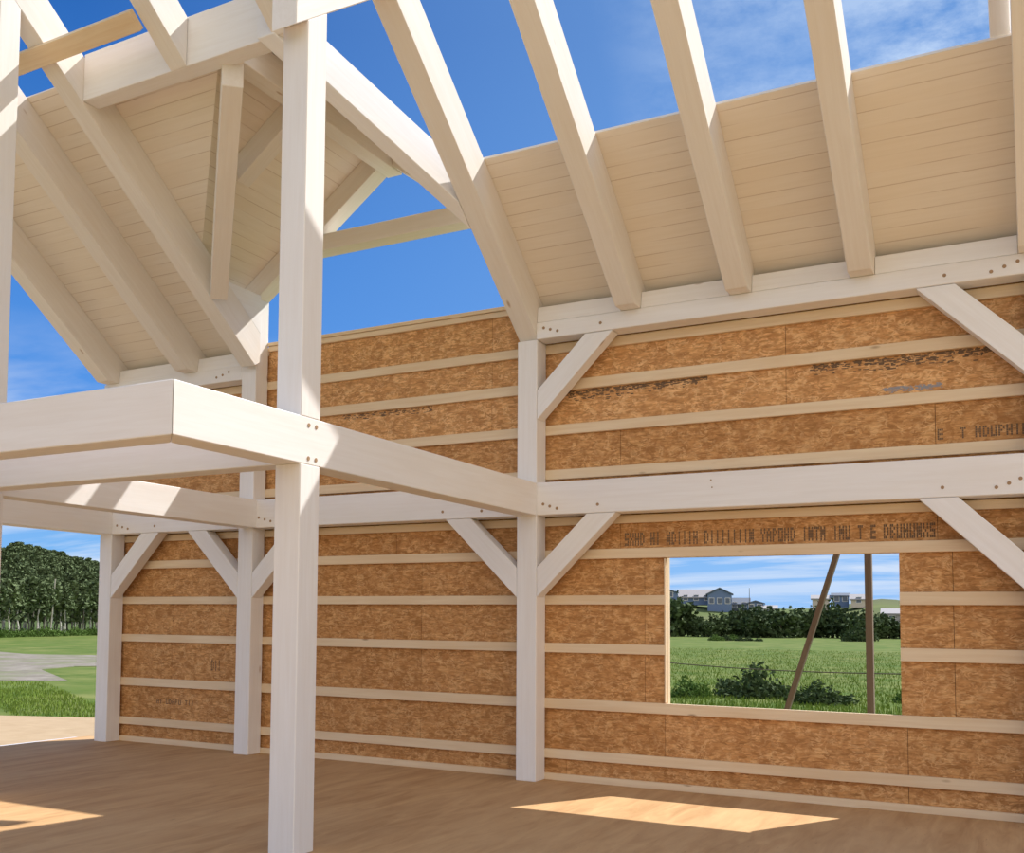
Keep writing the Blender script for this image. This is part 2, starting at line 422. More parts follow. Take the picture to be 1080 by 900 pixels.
# strut from the upper post to the principal rafter
sl = .725
def zs(y): return 5.907 + sl*(y+4.444)
yi = -3.14
st = [( -4.444, zs(-4.444)), (yi, zs(yi)), (-3.60, zroof(-3.60)), (-4.444, zs(-4.444)+.52)]
tag(xprism('roof_strut', WHITE, XC, XC+WX, st, (0, 1, sl)), 'white slanting strut on top of the tall upper post', 'strut')

# blocking between the rafter feet
for (x0, x1, lab) in ((XC+RW, 1.148, 'between the principal rafter and its right neighbour'), (1.353, 2.241, 'in the second rafter space from the window-side post'),
                      (2.446, 3.330, 'in the rafter space straight above the window'), (3.535, 4.665, 'in the last rafter space at the right'),
                      (-5.933, -4.75, 'in the outer left rafter space'), (-4.533, -3.715, 'in the left rafter space beside the gable rafter')):
    o = xprism('rafter_blocking', WHITE, x0+.003, x1-.003, [(-WY+.004, ZPM), (-.12, ZPM), (-.09, ZPT), (-WY+.03, ZPT)], (1,0,0), .004)
    tag(o, 'white blocking board on the wall plate ' + lab, 'blocking')

# ---- roof boarding (slabs lying on the rafters)
def roof_slab(name, pts, th, along, across, label, mat=BOARDS):
    """pts: underside outline, in order"""
    P = [Vector(p) for p in pts]
    n = (P[1]-P[0]).cross(P[2]-P[0]).normalized()
    if n.z < 0: n = -n
    bm = bmesh.new(); a = [bm.verts.new(p) for p in P]; bq = [bm.verts.new(p+n*th) for p in P]
    bm.faces.new(a); bm.faces.new(bq[::-1]); k = len(P)
    for i in range(k): bm.faces.new([a[i], bq[i], bq[(i+1) % k], a[(i+1) % k]])
    x = Vector(along).normalized(); y = Vector(across).normalized(); z = x.cross(y)
    M = Matrix((x, y, z)).transposed().to_4x4(); M.translation = P[0]
    return tag(mesh_obj(name, bm, mat, M), label, 'roof boarding')
def rp(x, y): return (x, y, zroof(y, RD))
roof_slab('roof_boarding', [rp(.02, .3), rp(6.6, .3), rp(6.6, -1.47), rp(.02, -1.47)], .04, (1,0,0), RDIR,
          'cream tongue and groove roof boarding over the right-hand rafters')
XM = -1.72
def zg(x, off=0.): return 5.616 + .731*(min(x, 2*XM-x)+3.575) + off
GO = .30
def yv(x): return yroof(zg(x, GO), RD)
roof_slab('roof_boarding', [rp(-6.16, .3), rp(-3.58, .3), rp(-3.58, yv(-3.58)), rp(XM-.3, yv(XM-.3)), rp(XM-.3, -2.95), rp(-6.16, -2.95)], .04, (1,0,0), RDIR,
          'cream roof boarding on the left slope, reaching up to the header')
roof_slab('roof_boarding', [(-3.85, .10, zg(-3.85, GO)), (XM, .10, zg(XM, GO)), (XM, yv(XM), zg(XM, GO)), (-3.85, yv(-3.85), zg(-3.85, GO))], .04, (0,1,0), (1,0,.731),  # overhang past the gable end added to block stray sun
          'cream boarding on the left slope of the little cross gable')
roof_slab('roof_boarding', [(XM, .10, zg(XM, GO)), (-.02, .10, zg(-.02, GO)), (-.02, yv(-.02), zg(-.02, GO)), (XM, yv(XM), zg(XM, GO))], .04, (0,1,0), (1,0,-.731),  # same added overhang, keeps sun off the floor
          'cream boarding on the right slope of the little cross gable, behind the valley beam')

# ---- cross gable timbers
def beam_between(name, p, q, w, h, mat, label, cat, b=.006, drop=0., grain=None):
    """p, q: centre of the bottom face; w horizontal width, h height above it, ends cut plumb"""
    p = Vector(p); q = Vector(q); d = q-p; s = Vector((-d.y, d.x, 0)).normalized()*w/2; u = Vector((0,0,h))
    bm = bmesh.new()
    hull8(bm, [p-s, q-s, q+s, p+s, p-s+u, q-s+u, q+s+u, p+s+u])
    if b: bev(bm, b)
    return tag(mesh_obj(name, bm, mat, frame(p, d)), label, cat)
def ext(a, b, t): return Vector(a).lerp(Vector(b), t)
def rolled_beam(name, r0, r1, l0, l1, h, roll, mat, label):
    """r0-r1: lower right arris, l0-l1: lower left arris; the sides lean over to the left by roll"""
    d = Vector(r1)-Vector(r0); left = (Vector(l0)+Vector(l1)-Vector(r0)-Vector(r1)); left.z = 0
    left = (left - d*(left.dot(d)/d.dot(d))); left.z = 0; left.normalize()
    u = Vector((0,0,1))*math.cos(roll)*h + left*math.sin(roll)*h
    def cut(p):      # plumb cut against the principal rafter's left side
        return p + d*((-.004-p.x)/d.x)
    bm = bmesh.new(); q = [Vector(r0), cut(Vector(r1)), cut(Vector(l1)), Vector(l0)]
    hull8(bm, q+[Vector(r0)+u, cut(Vector(r1)+u), cut(Vector(l1)+u), Vector(l0)+u]); bev(bm, .006)
    return tag(mesh_obj(name, bm, mat, frame(r0, d)), label, 'beam')
RA, RB = (-.769,-2.73,6.545), (-.13,-1.76,5.816); LA, LB = (-.864,-2.594,6.443), (-.16,-1.548,5.656)
rolled_beam('valley_beam', ext(RA, RB, -.42), ext(RA, RB, 1.17), ext(LA, LB, -.52), ext(LA, LB, 1.20), .50, math.radians(15.5), WHITE, 'white valley beam, sunlit, slanting down from the upper post to the principal rafter')
beam_between('valley_beam', (-1.71, -2.90, 6.64), (-3.42, -1.10, 5.34), .20, .46, DECKY, 'white valley beam that looks upright, under the left boarding of the cross gable', 'beam')
rd = tag(box('ridge_beam', DECKY, XM-.10, XM+.10, -2.90, 0, 6.875, 7.17), 'cream ridge beam of the cross gable', 'beam')
tag(yprism('collar_tie', DECKY, -.233, -.002, [(-3.575+(6.06-5.616)/.731+.03, 6.06), (2*XM+3.575-(6.06-5.616)/.731-.03, 6.06), (2*XM+3.575-(6.26-5.616)/.731-.03, 6.26), (-3.575+(6.26-5.616)/.731+.03, 6.26)], (1,0,0)),
    'tan collar tie of the cross gable, crossing the blue sky under the gable peak', 'beam')
def gable_rafter(y0, y1, left, label, mat=DECKY):
    xe = XM-.10 if left else XM+.10
    xf = -3.80 if left else .0
    poly = [(xf, zg(xf)), (xe, zg(xe)), (xe, zg(xe, GO)), (xf, zg(xf, GO))]
    return tag(yprism('gable_rafter', mat, y0, y1, poly, (1, 0, .731 if left else -.731)), label, 'rafter')
gable_rafter(-.235, -.0, True, 'cream end rafter of the cross gable, left side of the sky triangle')
gable_rafter(-.235, -.0, False, 'cream end rafter of the cross gable, right side behind the valley beam')
# intermediate gable rafter, only its upper part above the valley
xl = -2.60
tag(yprism('gable_rafter', DECKY, -1.78, -1.58, [(xl, zg(xl)), (XM-.10, zg(XM-.10)), (XM-.10, zg(XM-.10, GO)), (xl, zg(xl, GO))], (1,0,.731)),
    'cream rafter inside the cross gable, seen between valley beam and upper post', 'rafter')
zt = 5.64
tag(xprism('gable_plate', WHITE, -3.72, -3.50, [(-WY-.004, zt), (yroof(zt, RD)-.25, zt), (yroof(zt, RD)-.25, zroof(yroof(zt, RD)-.25, RD)-.02), (yroof(5.30, RD), 5.295), (-WY-.004, zroof(-WY-.004, RD)-.006)], (0,1,0), .004),
    'white plate stub under the gable boarding beside the tall gable post', 'beam')

# pale board lying on the roof edge at the far right
tag(xprism('verge_board', WHITE, 4.52, 4.66, [(-4.62, zroof(-4.62, RD+.05)), (-1.40, zroof(-1.40, RD+.05)), (-1.40, zroof(-1.40, RD+.20)), (-4.62, zroof(-4.62, RD+.20))], RDIR),
    'pale board rising behind the right roof boarding at the top corner', 'plank')

# ------------------------------------------------------------------ strand-board wall
YO, TH = .04, .018
WX0, WX1, WZ0, WZ1 = 1.525, 3.665, .845, 2.295
def wall_mesh():
    bm = bmesh.new(); lay = bm.verts.layers.float.new('panel')
    rng = random.Random(3)
    rows = [  # z0, z1, seams
        (0.0, .28, [-6.3, -4.3, -1.648, .45, 3.712, 5.6, 6.6]),
        (.28, .80, [-6.3, -5.1, -3.55, -1.314, 1.506, 3.712, 5.6, 6.6]),
        (.80, 2.35, [-6.3, -5.1, -3.55, -1.314, 1.3, 4.1, 5.6, 6.6]),
        (2.35, 3.65, [-6.3, -4.09, -1.657, 1.046, 3.985, 5.6, 6.6]),
        (3.65, 4.58, [-6.3, -4.5, -2.6, -.44, 2.702, 5.2, 6.6]),
        (4.58, 4.92, [-6.3, -3.9]),
        (4.58, 5.06, [-3.9, -2.6, -.44, 2.702, 5.2, 6.6])]
    tones = {}
    for (z0, z1, sx) in rows:
        for i in range(len(sx)-1):
            x0, x1 = sx[i], sx[i+1]
            tone = rng.uniform(.0, .35)
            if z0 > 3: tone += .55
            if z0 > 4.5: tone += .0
            cells = [(x0, x1, z0, z1)]
            def split(c):
                a, bq, c0, c1 = c
                if bq <= WX0 or a >= WX1 or c1 <= WZ0 or c0 >= WZ1: return [c]
                out = []
                if a < WX0: out.append((a, WX0, c0, c1))
                if bq > WX1: out.append((WX1, bq, c0, c1))
                m0, m1 = max(a, WX0), min(bq, WX1)
                if c0 < WZ0: out.append((m0, m1, c0, WZ0))
                if c1 > WZ1: out.append((m0, m1, WZ1, c1))
                return out
            for (a, bq, c0, c1) in split(cells[0]):
                g = .002
                n0 = len(bm.verts)
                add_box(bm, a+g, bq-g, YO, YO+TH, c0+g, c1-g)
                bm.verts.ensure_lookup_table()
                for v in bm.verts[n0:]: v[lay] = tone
    return bm
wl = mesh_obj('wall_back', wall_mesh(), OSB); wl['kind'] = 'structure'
# dark building paper behind the sheets so that the joints read as joints, with the opening left free
bm = bmesh.new()
for (a, bq, c0, c1) in ((-6.29, WX0-.02, 0, 5.05), (WX1+.02, 6.6, 0, 5.05), (WX0-.02, WX1+.02, 0, WZ0-.02), (WX0-.02, WX1+.02, WZ1+.02, 5.05)):
    if a < -4: 
        add_box(bm, a, -3.9, YO+TH+.001, YO+TH+.012, c0, 4.9); a = -3.9
    add_box(bm, a, bq, YO+TH+.001, YO+TH+.012, c0, c1)
mesh_obj('backing', bm, SEAM, None, wl)

# printing and stains on the sheets
def ink(name, rects, mat, lab=None):
    bm = bmesh.new()
    for i, (x0, x1, z0, z1) in enumerate(rects): add_box(bm, x0, x1, YO-.0008-.000006*(i % 400), YO+.001, z0, z1)
    o = mesh_obj(name, bm, mat, None, wl)
    if lab: o['label'] = lab
    return o
rng = random.Random(11)
def smudge(x0, x1, z0, z1, n, slope=0., env=None):
    out = []
    for i in range(n):
        x = rng.uniform(x0, x1); t = (x-x0)/(x1-x0); e = env(t) if env else 1.
        z = z1 - abs(rng.gauss(0, .45))*(z1-z0)*e
        if z < z0: continue
        w = rng.uniform(.008, .05); h = rng.uniform(.004, .014)
        out.append((x, min(x+w, x1), z-h, z))
    return out
ink('ink_print', smudge(.42, 1.95, 3.98, 4.10, 340, env=lambda t: 1-.6*t), INK, 'dark streaky mill print below the batten beside the upper brace')
ink('ink_print', smudge(2.92, 4.62, 3.99, 4.10, 380, env=lambda t: .55+.6*math.sin(3.1*t)), INK, 'dark streaky mill print at the upper right')
ink('ink_print', smudge(3.55, 4.05, 3.74, 3.82, 110), INKB, 'blue grey smudge above a batten')
ink('ink_print', smudge(-2.45, -1.2, 4.03, 4.10, 120), INK, 'faint dark smear under a batten left of the middle post')

def glyphs(text, x, z0, z1, cw):
    """blocky stencil strokes; each character is a 3x5 cell pattern"""
    F = {'S':'111100111001111','T':'111010010010010','R':'110101110101101','E':'111100111100111','N':'101111111111101','G':'111100101101111','H':'101101111101101',
         'A':'010101111101101','X':'101101010101101','I':'010010010010010','D':'110101101101110','C':'111100100100111','O':'111101101101111','P':'110101110100100',
         'L':'100100100100111','B':'110101110101110','U':'101101101101111','M':'101111111101101','Y':'101101010010010','1':'010110010010111','|':'010010010010010',' ':'0'*15}
    out = []
    for ch in text:
        pat = F.get(ch, '0'*15); c = cw/3.6; r = (z1-z0)/5
        for k, v in enumerate(pat):
            if v == '1':
                i, j = k % 3, k//3
                out.append((x+i*c, x+(i+.82)*c, z1-(j+1)*r, z1-(j+.12)*r))
        x += cw
    return out
ink('ink_print', glyphs('SXHD HI NDI||H DI||||||N YAPOHD INTM IMU T E DBUHUNXS', 1.09, 2.43, 2.565, .0545), INK, 'long row of stencilled mill lettering above the window')
ink('ink_print', glyphs('E  T MDUPHIP NUHS', 4.0, 3.30, 3.40, .06), INK, 'stencilled mill lettering above the beam at the right edge')
ink('ink_print', glyphs('AI UDAPU TI|', -5.35, .52, .585, .055), INK, 'small stencilled print low on the left wall bay')
ink('ink_print', glyphs('DII', -4.42, .98, 1.12, .055), INK)

# ---- pine battens, one length per wall bay
LEV = [(.0, .068), (.225, .322), (.742, .848), (1.327, 1.425), (1.828, 1.924), (2.300, 2.402), (2.660, ZBB-.012), (3.155, 3.258), (3.632, 3.738), (4.102, 4.212), (4.512, 4.612)]
NTH = ['lowest', 'second lowest', 'third lowest', 'fourth', 'fifth', 'sixth', 'seventh', 'eighth', 'ninth', 'tenth', 'topmost']
def batten(x0, x1, z0, z1, lab):
    o = box('wall_batten', PINE, x0, x1, .0, YO-.0005, z0, z1, .003)
    return tag(o, lab, 'batten', 'pine battens on the strand board wall')
bays = ((XA+.02, XB+.1, 'in the narrow bay beside the corner post'), (XB+.1, XC+.1, 'between gable post and window-side post'), (XC+.1, 6.5, 'in the window bay'))
for bi, (x0, x1, where) in enumerate(bays):
    for li, (z0, z1) in enumerate(LEV):
        if bi == 0 and li > 10: continue
        if bi == 2 and li in (3, 4):
            batten(x0, WX0-.012, z0, z1, '%s pine batten from the floor, short piece left of the window opening' % NTH[li])
            batten(WX1+.004, x1, z0, z1+.02, '%s pine batten from the floor, right of the window opening' % NTH[li])
            continue
        if bi == 2 and li == 5:
            batten(x0, x1, z0, z1, 'pine batten forming the head of the window opening'); continue
        if bi == 2 and li == 2:
            batten(x0, x1, z0, z1, 'pine batten forming the sill of the window opening'); continue
        batten(x0+.001, x1-.001, z0, z1, '%s pine batten from the floor, %s' % (NTH[li], where))
box('trim_1', PINE, XB+WX, XC+.05, -.02, .10, 5.065, 5.105, .003)['kind'] = 'structure'
bm = bmesh.new(); add_box(bm, XB+WX, XC+.05, .0, YO-.0005, 5.0, 5.062); bev(bm, .003)
tag(mesh_obj('wall_batten', bm, PINE, frame((-1.7, .02, 5.0), (1,0,0))), 'pine batten capping the wall top against the sky', 'batten', 'pine battens on the strand board wall')

# ---- window opening (no glass in it yet): jambs, head and sill boards behind the sheathing
w = link(bpy.data.objects.new('window_1', None)); w.location = (WX0, .06, WZ0); w['kind'] = 'structure'; bpy.context.view_layer.update()
YJ0, YJ1 = YO+TH+.013, .155
box('window_jamb', PINE, WX0-.042, WX0, YJ0, YJ1, WZ0-.02, WZ1+.02, .003, w)
box('window_jamb', PINE, WX1, WX1+.042, YJ0, YJ1, WZ0-.02, WZ1+.02, .003, w)
box('window_head', PINE, WX0-.042, WX1+.042, YJ0, YJ0+.02, WZ1+.021, WZ1+.06, .003, w)
box('window_sill', PINE, WX0-.042, WX1+.042, YJ0, YJ1, WZ0-.06, WZ0-.021, .003, w)
box('edge_strip', PINE, WX0-.013, WX0-.001, .002, YO-.001, WZ0+.01, WZ1-.005, .001, w)

# temporary props standing outside the opening
PA, PB_, PC, PD_ = (3.063, 2.8, -.25), (3.055, 2.8, 3.0), (1.845, 2.83, -.25), (2.886, 2.77, 3.0)
def prop(p, q, wd, dp, mat, label):
    p = Vector(p); q = Vector(q); d = (q-p).normalized(); s = Vector((1,0,0)); s = (s - d*s.dot(d)).normalized(); t = d.cross(s)
    bm = bmesh.new()
    hull8(bm, [p-s*wd/2-t*dp/2, p+s*wd/2-t*dp/2, p+s*wd/2+t*dp/2, p-s*wd/2+t*dp/2, q-s*wd/2-t*dp/2, q+s*wd/2-t*dp/2, q+s*wd/2+t*dp/2, q-s*wd/2+t*dp/2])
    bev(bm, .003)
    return tag(mesh_obj('shoring_prop', bm, mat, frame(p, d)), label, 'prop')
prop(PA, PB_, .075, .10, WEATHERED, 'upright weathered plank prop standing outside the window opening')
prop(PC, PD_, .058, .10, WEATHERED, 'slanting weathered plank prop leaning outside the window opening')
# small bracket left on a batten
bm = bmesh.new(); add_box(bm, -3.03, -2.955, .001, .034, .323, .328); add_box(bm, -3.03, -2.955, .028, .034, .323, .40); bev(bm, .001)
tag(mesh_obj('angle_bracket', bm, GALV, Matrix.Translation((-3.0, 0, .322))), 'small blue grey metal bracket on the second lowest batten', 'bracket')

# ------------------------------------------------------------------ outdoors
G = -.25
def sheet(name, pts, mat, z, kind='structure', th=.05):
    bm = bmesh.new(); a = [bm.verts.new((p[0], p[1], z)) for p in pts]; bq = [bm.verts.new((p[0], p[1], z-th)) for p in pts]; k = len(pts)
    bm.faces.new(a); bm.faces.new(bq[::-1])
    for i in range(k): bm.faces.new([a[i], bq[i], bq[(i+1) % k], a[(i+1) % k]])
    o = mesh_obj(name, bm, mat); o['kind'] = kind
    return o
sheet('ground', [(-400, -120), (260, -120), (260, 520), (-400, 520)], FIELD, G-.03)
def wob(cx, cy, rx, ry, n=48, seed=1, amp=.05):
    r = random.Random(seed); ph = [r.uniform(0, 6.28) for _ in range(4)]
    return [(cx + rx*math.cos(t)*(1+amp*math.sin(3*t+ph[0])+amp*.6*math.sin(7*t+ph[1])), cy + ry*math.sin(t)*(1+amp*math.sin(4*t+ph[2])+amp*.5*math.sin(9*t+ph[3]))) for t in (2*math.pi*i/n for i in range(n))]
# sandy building pad: its far edge passes about 5 m beyond the left corner
pad = [(-10.9, 3.85), (-11.6, 3.6), (-12.6, 3.2), (-14, 2.4), (-19, -1), (-30, -8), (-40, -14), (-40, -19), (30, -19), (30, 1.6), (20, 1.7), (2, 1.5), (-5, 1.6), (-9.2, 4.5), (-10.2, 4.2)]
sheet('sandy_ground', pad, SAND, G)
# gravel track beyond the near grass
gr = [(-13.5, 12.5), (-17.2, 10.2), (-19.8, 8.6), (-28, 11.5), (-60, 14), (-90, 10), (-90, 34), (-60, 32), (-46, 33), (-38, 30), (-33, 24.5), (-27, 19.5), (-23.5, 16.6), (-19.5, 15.2)]
gr = [(-120,8), (-60, 10), (-24, 9.2), (-20.5, 11.8), (-26.5, 15.8), (-27.6, 18.3), (-24, 20.5), (-24, 24), (-35, 27.5), (-40, 26), (-60, 33), (-120, 40)]
sheet('gravel_track', gr, GRAVEL, G-.012)

def blades(name, spots, h, mat, label, cat='grass'):
    bm = bmesh.new(); r = random.Random(5)
    for (x, y, hh) in spots:
        a = r.uniform(0, 6.28); w = hh*.05+.008; lean = r.uniform(-.4, .4)*hh; l2 = r.uniform(-.4, .4)*hh
        dx, dy = math.cos(a)*w, math.sin(a)*w
        v = [bm.verts.new((x-dx, y-dy, G-.03)), bm.verts.new((x+dx, y+dy, G-.03)), bm.verts.new((x+lean*.5+dx*.6, y+l2*.5+dy*.6, G+hh*.6)), bm.verts.new((x+lean, y+l2, G+hh))]
        bm.faces.new([v[0], v[1], v[2]]); bm.faces.new([v[0], v[2], v[3]])
    o = mesh_obj(name, bm, mat); return tag(o, label, cat, None, 'stuff')
r = random.Random(21); spots = []
for _ in range(32000):       # meadow seen through the opening: taller near the wall, dying out with distance
    d = 9 + 60*(r.random()**2.2); t = r.uniform(-.245, -.0)
    cx, cy = 4.7 + (d+10.2)*math.tan(t-.05)*1.05, d
    spots.append((cx + r.uniform(-.6, .6), cy + r.uniform(-.5, .5), r.uniform(.03, .085)*(2.8 if d < 14 and r.random() < .25 else 1.)))
blades('meadow_grass', spots, .4, BLADE, 'tall green meadow grass outside the window opening')
r = random.Random(22); spots = []
for _ in range(4200):        # verge by the left corner
    u = r.uniform(0, 1); d = r.uniform(.3, 7.5) if r.random() < .8 else r.uniform(7, 11)
    x, y = -12.3 + 2.2*u - d*.93, 3.3 + .9*u + d*.60
    spots.append((x, y, r.uniform(.02, .065)))
blades('verge_grass', spots, .2, BLADE, 'short green grass beyond the sandy pad at the left')

# crowns of leaf tufts
def add_tuft(bm, c, s, r, n=3):
    for _ in range(n):
        d = Vector((r.gauss(0,1), r.gauss(0,1), r.gauss(0,.7))).normalized(); e = d.orthogonal().normalized(); f = d.cross(e)
        a = r.uniform(0, 6.28); e2 = e*math.cos(a)+f*math.sin(a); f2 = d.cross(e2); q = Vector(c)+Vector((r.uniform(-1,1), r.uniform(-1,1), r.uniform(-1,1)))*s*.6
        bm.faces.new([bm.verts.new(q+e2*s), bm.verts.new(q+f2*s*.55), bm.verts.new(q-e2*s), bm.verts.new(q-f2*s*.55)])

def crown_bm(kind, seed):
    r = random.Random(seed); bm = bmesh.new()
    if kind == 'conifer':                 # unit tree 8 m: bare lower stem, ragged narrow crown
        H = 8.
        n = 300
        for i in range(n):
            t = r.random()**.8; z = H*(.54+.46*t) if r.random() < .94 else H*r.uniform(.28, .5)
            R = (.25+1.15*(1-t)**.6)*r.uniform(.25, 1.); a = r.uniform(0, 6.28)
            add_tuft(bm, (R*math.cos(a), R*math.sin(a), z), .34, r, 2)
    elif kind == 'round':                 # unit tree 1 m radius
        for i in range(420):
            d = Vector((r.gauss(0,1), r.gauss(0,1), r.gauss(0,1))).normalized(); k = r.uniform(.55, 1.)
            lump = 1+.18*math.sin(5*d.x+seed)+.15*math.sin(6*d.z+2*seed)+.12*math.sin(7*d.y)
            c = d*k*lump; add_tuft(bm, (c.x, c.y, c.z*.95+1.0), .15, r, 2)
    else:                                 # low bush
        for i in range(900):
            d = Vector((r.gauss(0,1), r.gauss(0,1), abs(r.gauss(0,.8)))).normalized(); k = r.uniform(.35, 1.)
            add_tuft(bm, (d.x*k, d.y*k, d.z*k*(.85+.22*math.sin(5*d.x+seed)+.12*math.sin(11*d.y))+.02), .085, r, 2)
    return bm

class Kind:
    """one tree of a kind with its parts; copies share the mesh data"""
    def __init__(s, crown, trunk, matc, matt, name, cname='crown'):
        s.name = name; s.parts = []
        for nm, bm, mt in ((cname, crown, matc), ('trunk', trunk, matt)):
            if bm is None: continue
            me = bpy.data.meshes.new(nm); bm.to_mesh(me); bm.free(); me.materials.append(mt); s.parts.append((nm, me))
    def put(s, loc, sc, label, cat, group=None, rz=0.):
        e = link(bpy.data.objects.new(s.name, None)); e.location = loc; e.rotation_euler = (0,0,rz); e.scale = sc if isinstance(sc, tuple) else (sc,)*3
        tag(e, label, cat, group)
        for nm, me in s.parts:
            o = link(bpy.data.objects.new(nm, me)); o.parent = e
        return e
def stem(h, r0, r1, bend=.1, seed=0, top=None):
    r = random.Random(seed); bm = bmesh.new(); p = Vector((0,0,-.1))
    n = 5
    for i in range(n):
        q = Vector((r.uniform(-bend, bend), r.uniform(-bend, bend), h*(i+1)/n))
        add_cyl(bm, p, q, r0+(r1-r0)*i/n, r0+(r1-r0)*(i+1)/n, 7); p = q
    return bm
CON = [Kind(crown_bm('conifer', 30+i), stem(7.2, .13, .04, .14, i), CONIFER, BARK if i % 2 else simple('grey_bark', (.20,.18,.15), .9), 'conifer_tree') for i in range(4)]
RND = [Kind(crown_bm('round', 50+i), stem(1.0, .07, .03, .04, i), LEAFD, BARKD, 'broadleaf_tree') for i in range(3)]
BSH = [Kind(crown_bm('bush', 70+i), stem(.3, .05, .02, .03, i), LEAFD if i < 2 else LEAFL, BARKD, 'bush', 'foliage') for i in range(4)]

r = random.Random(99)
# forest edge at the left, about 95 m away, rows climbing the wooded hill
e0 = Vector((-77.5, 54.)); e1 = Vector((-82.5, 69.5)); back = Vector((-.735, .678))
def hillz(d, t=.5): return max(0., (d-14)*.138)*(1.10-.20*t)
ROWS = ((0., 26, 'in the front row of the forest edge'), (5., 26, 'behind the front row of the forest'), (12., 26, 'in the third row of the forest'), (22., 28, 'low on the wooded slope'),
        (32., 30, 'halfway up the wooded slope'), (42., 30, 'on the upper wooded slope'), (51., 32, 'near the top of the wooded slope'), (58., 34, 'along the skyline of the wooded slope'))
for ri, (dist, n, where) in enumerate(ROWS):
    for i in range(n):
        t = (i+r.uniform(.2, .8))/n*1.95-.45
        p = e0.lerp(e1, t) + back*(dist+r.uniform(-1.5, 1.5))*1.0
        h = r.uniform(.58, .70) if ri < 6 else r.uniform(.60, .66)
        CON[r.randrange(4)].put((p.x, p.y, G+hillz(dist, t)), (h*1.25, h*1.25, h), 'dark green conifer ' + where, 'tree', 'conifers ' + where, r.uniform(0, 6.28))
# wooded hill under the rear rows
bm = bmesh.new(); N, Mx = 44, 26; rr = random.Random(8)
hv = [[bm.verts.new(tuple(e0.lerp(e1, -1.6+4.2*i/N) + back*(14+j*4.5)) + (G-.3+min(hillz(14+j*4.5, -1.6+4.2*i/N), 9.)+(rr.uniform(0, .9) if j > 1 else 0),)) for j in range(Mx)] for i in range(N+1)]
for i in range(N):
    for j in range(Mx-1): bm.faces.new([hv[i][j], hv[i+1][j], hv[i+1][j+1], hv[i][j+1]])
o = mesh_obj('hill', bm, HILLF, None, None, True); o['kind'] = 'structure'
# shrubs along its foot
for i in range(20):
    t = (i+r.uniform(0, .9))/20*1.3-.13; p = e0.lerp(e1, t) - back*r.uniform(.8, 2.2); s = r.uniform(.5, .95)
    BSH[3 if i % 2 else 2].put((p.x, p.y, G-.03), (s*1.2, s*1.2, s), 'low green shrub along the foot of the forest', 'bush', 'shrubs at the forest foot', r.uniform(0, 6))
# pale pole
bm = bmesh.new(); p = e0.lerp(e1, .47) - back*1.0
add_cyl(bm, (p.x, p.y, G-.1), (p.x+.12, p.y+.35, G+5.6), .085, .06, 8)
tag(mesh_obj('bare_pole', bm, POLEW, Matrix.Translation((p.x, p.y, G))), 'bleached bare pole standing before the dark forest', 'pole')

# view through the opening ------------------------------------------------
YAW0 = (4.7215, -10.2396)
def far(az, d):      # bearing in degrees left of the wall normal, distance from the viewpoint's foot
    a = math.radians(az); return (YAW0[0]-d*math.sin(a), YAW0[1]+d*math.cos(a))
# tree line at the far edge of the field: bearing, radius, height scale, distance
tl = [(17.4, 3.3, 1.05, 150), (16.6, 2.6, 1.0, 152), (15.9, 2.0, .8, 155), (15.2, 1.9, .75, 150), (14.5, 2.2, .8, 152), (13.9, 2.6, .75, 158), (13.3, 2.0, 1.25, 153), (12.8, 2.4, .9, 150),
      (12.2, 2.6, .9, 156), (11.5, 2.8, .85, 152), (10.9, 2.5, .8, 158), (10.3, 2.3, 1.0, 160), (9.6, 2.2, 1.15, 162), (9.0, 2.6, 1.05, 160), (8.4, 2.3, .95, 158), (7.8, 2.4, .9, 156), (7.2, 2.3, .85, 158), (6.6, 2.3, .8, 160), (5.9, 2.2, .7, 160), (5.2, 2.2, .65, 160)]
for i, (az, s, hs, d) in enumerate(tl):
    x, y = far(az, d)
    RND[i % 3].put((x, y, G-.2), (s, s, s*hs*.92), 'dark green tree in the hedge line across the meadow', 'tree', 'trees across the meadow', i*1.3)
for i, (az, s, d) in enumerate([(14.7, .9, 120), (14.3, .8, 121), (13.9, .9, 122), (13.5, .7, 120), (13.1, .6, 121), (12.6, .5, 120), (14.9, .6, 123)]):
    x, y = far(az, d); BSH[2 if i in (0, 2) else 0].put((x, y, G-.05), (s, s, s*.8), 'low dark bush in the row in front of the far trees', 'bush', 'row of low bushes', i)
x, y = far(7.75, 130); BSH[1].put((x, y, G-.05), (2.1, 1.7, 2.1), 'rounded dark bush alone before the hedge line, between the two props', 'bush')
BSH[0].put((-1.75, 17.9, G-.05), (1.0, .7, .86), 'broad dark bush in the meadow just outside the window opening', 'bush')
BSH[1].put((.15, 16.6, G-.05), (.85, .6, .55), 'dark bush in the meadow right behind the slanting prop', 'bush')
BSH[3].put((-3.1, 17.0, G-.05), (.55, .5, .55), 'fresh green bush in the meadow left of the broad dark one', 'bush')
BSH[2].put((2.05, 18.5, G-.05), (.5, .5, .45), 'small green bush in the meadow right of the upright prop', 'bush')

# grassy hill with the far houses
bm = bmesh.new(); N, Mx = 60, 16
def hz(az, d):
    base = 6.7 + 1.2*math.exp(-((az-17.5)/3.)**2) + 1.6*math.exp(-((az-6.6)/1.5)**2) - .9*math.exp(-((az-11)/2.2)**2)
    t = min(1., max(0., (d-172)/95)); t = t*t*(3-2*t)
    return G-.3 + base*t
hv = []
for i in range(N+1):
    az = -8+42*i/N; row = []
    for j in range(Mx):
        d = 168+j*10; x, y = far(az, d); row.append(bm.verts.new((x, y, hz(az, d))))
    hv.append(row)
for i in range(N):
    for j in range(Mx-1): bm.faces.new([hv[i][j], hv[i][j+1], hv[i+1][j+1], hv[i+1][j]])
o = mesh_obj('hill', bm, HILLG, None, None, True); o['kind'] = 'structure'

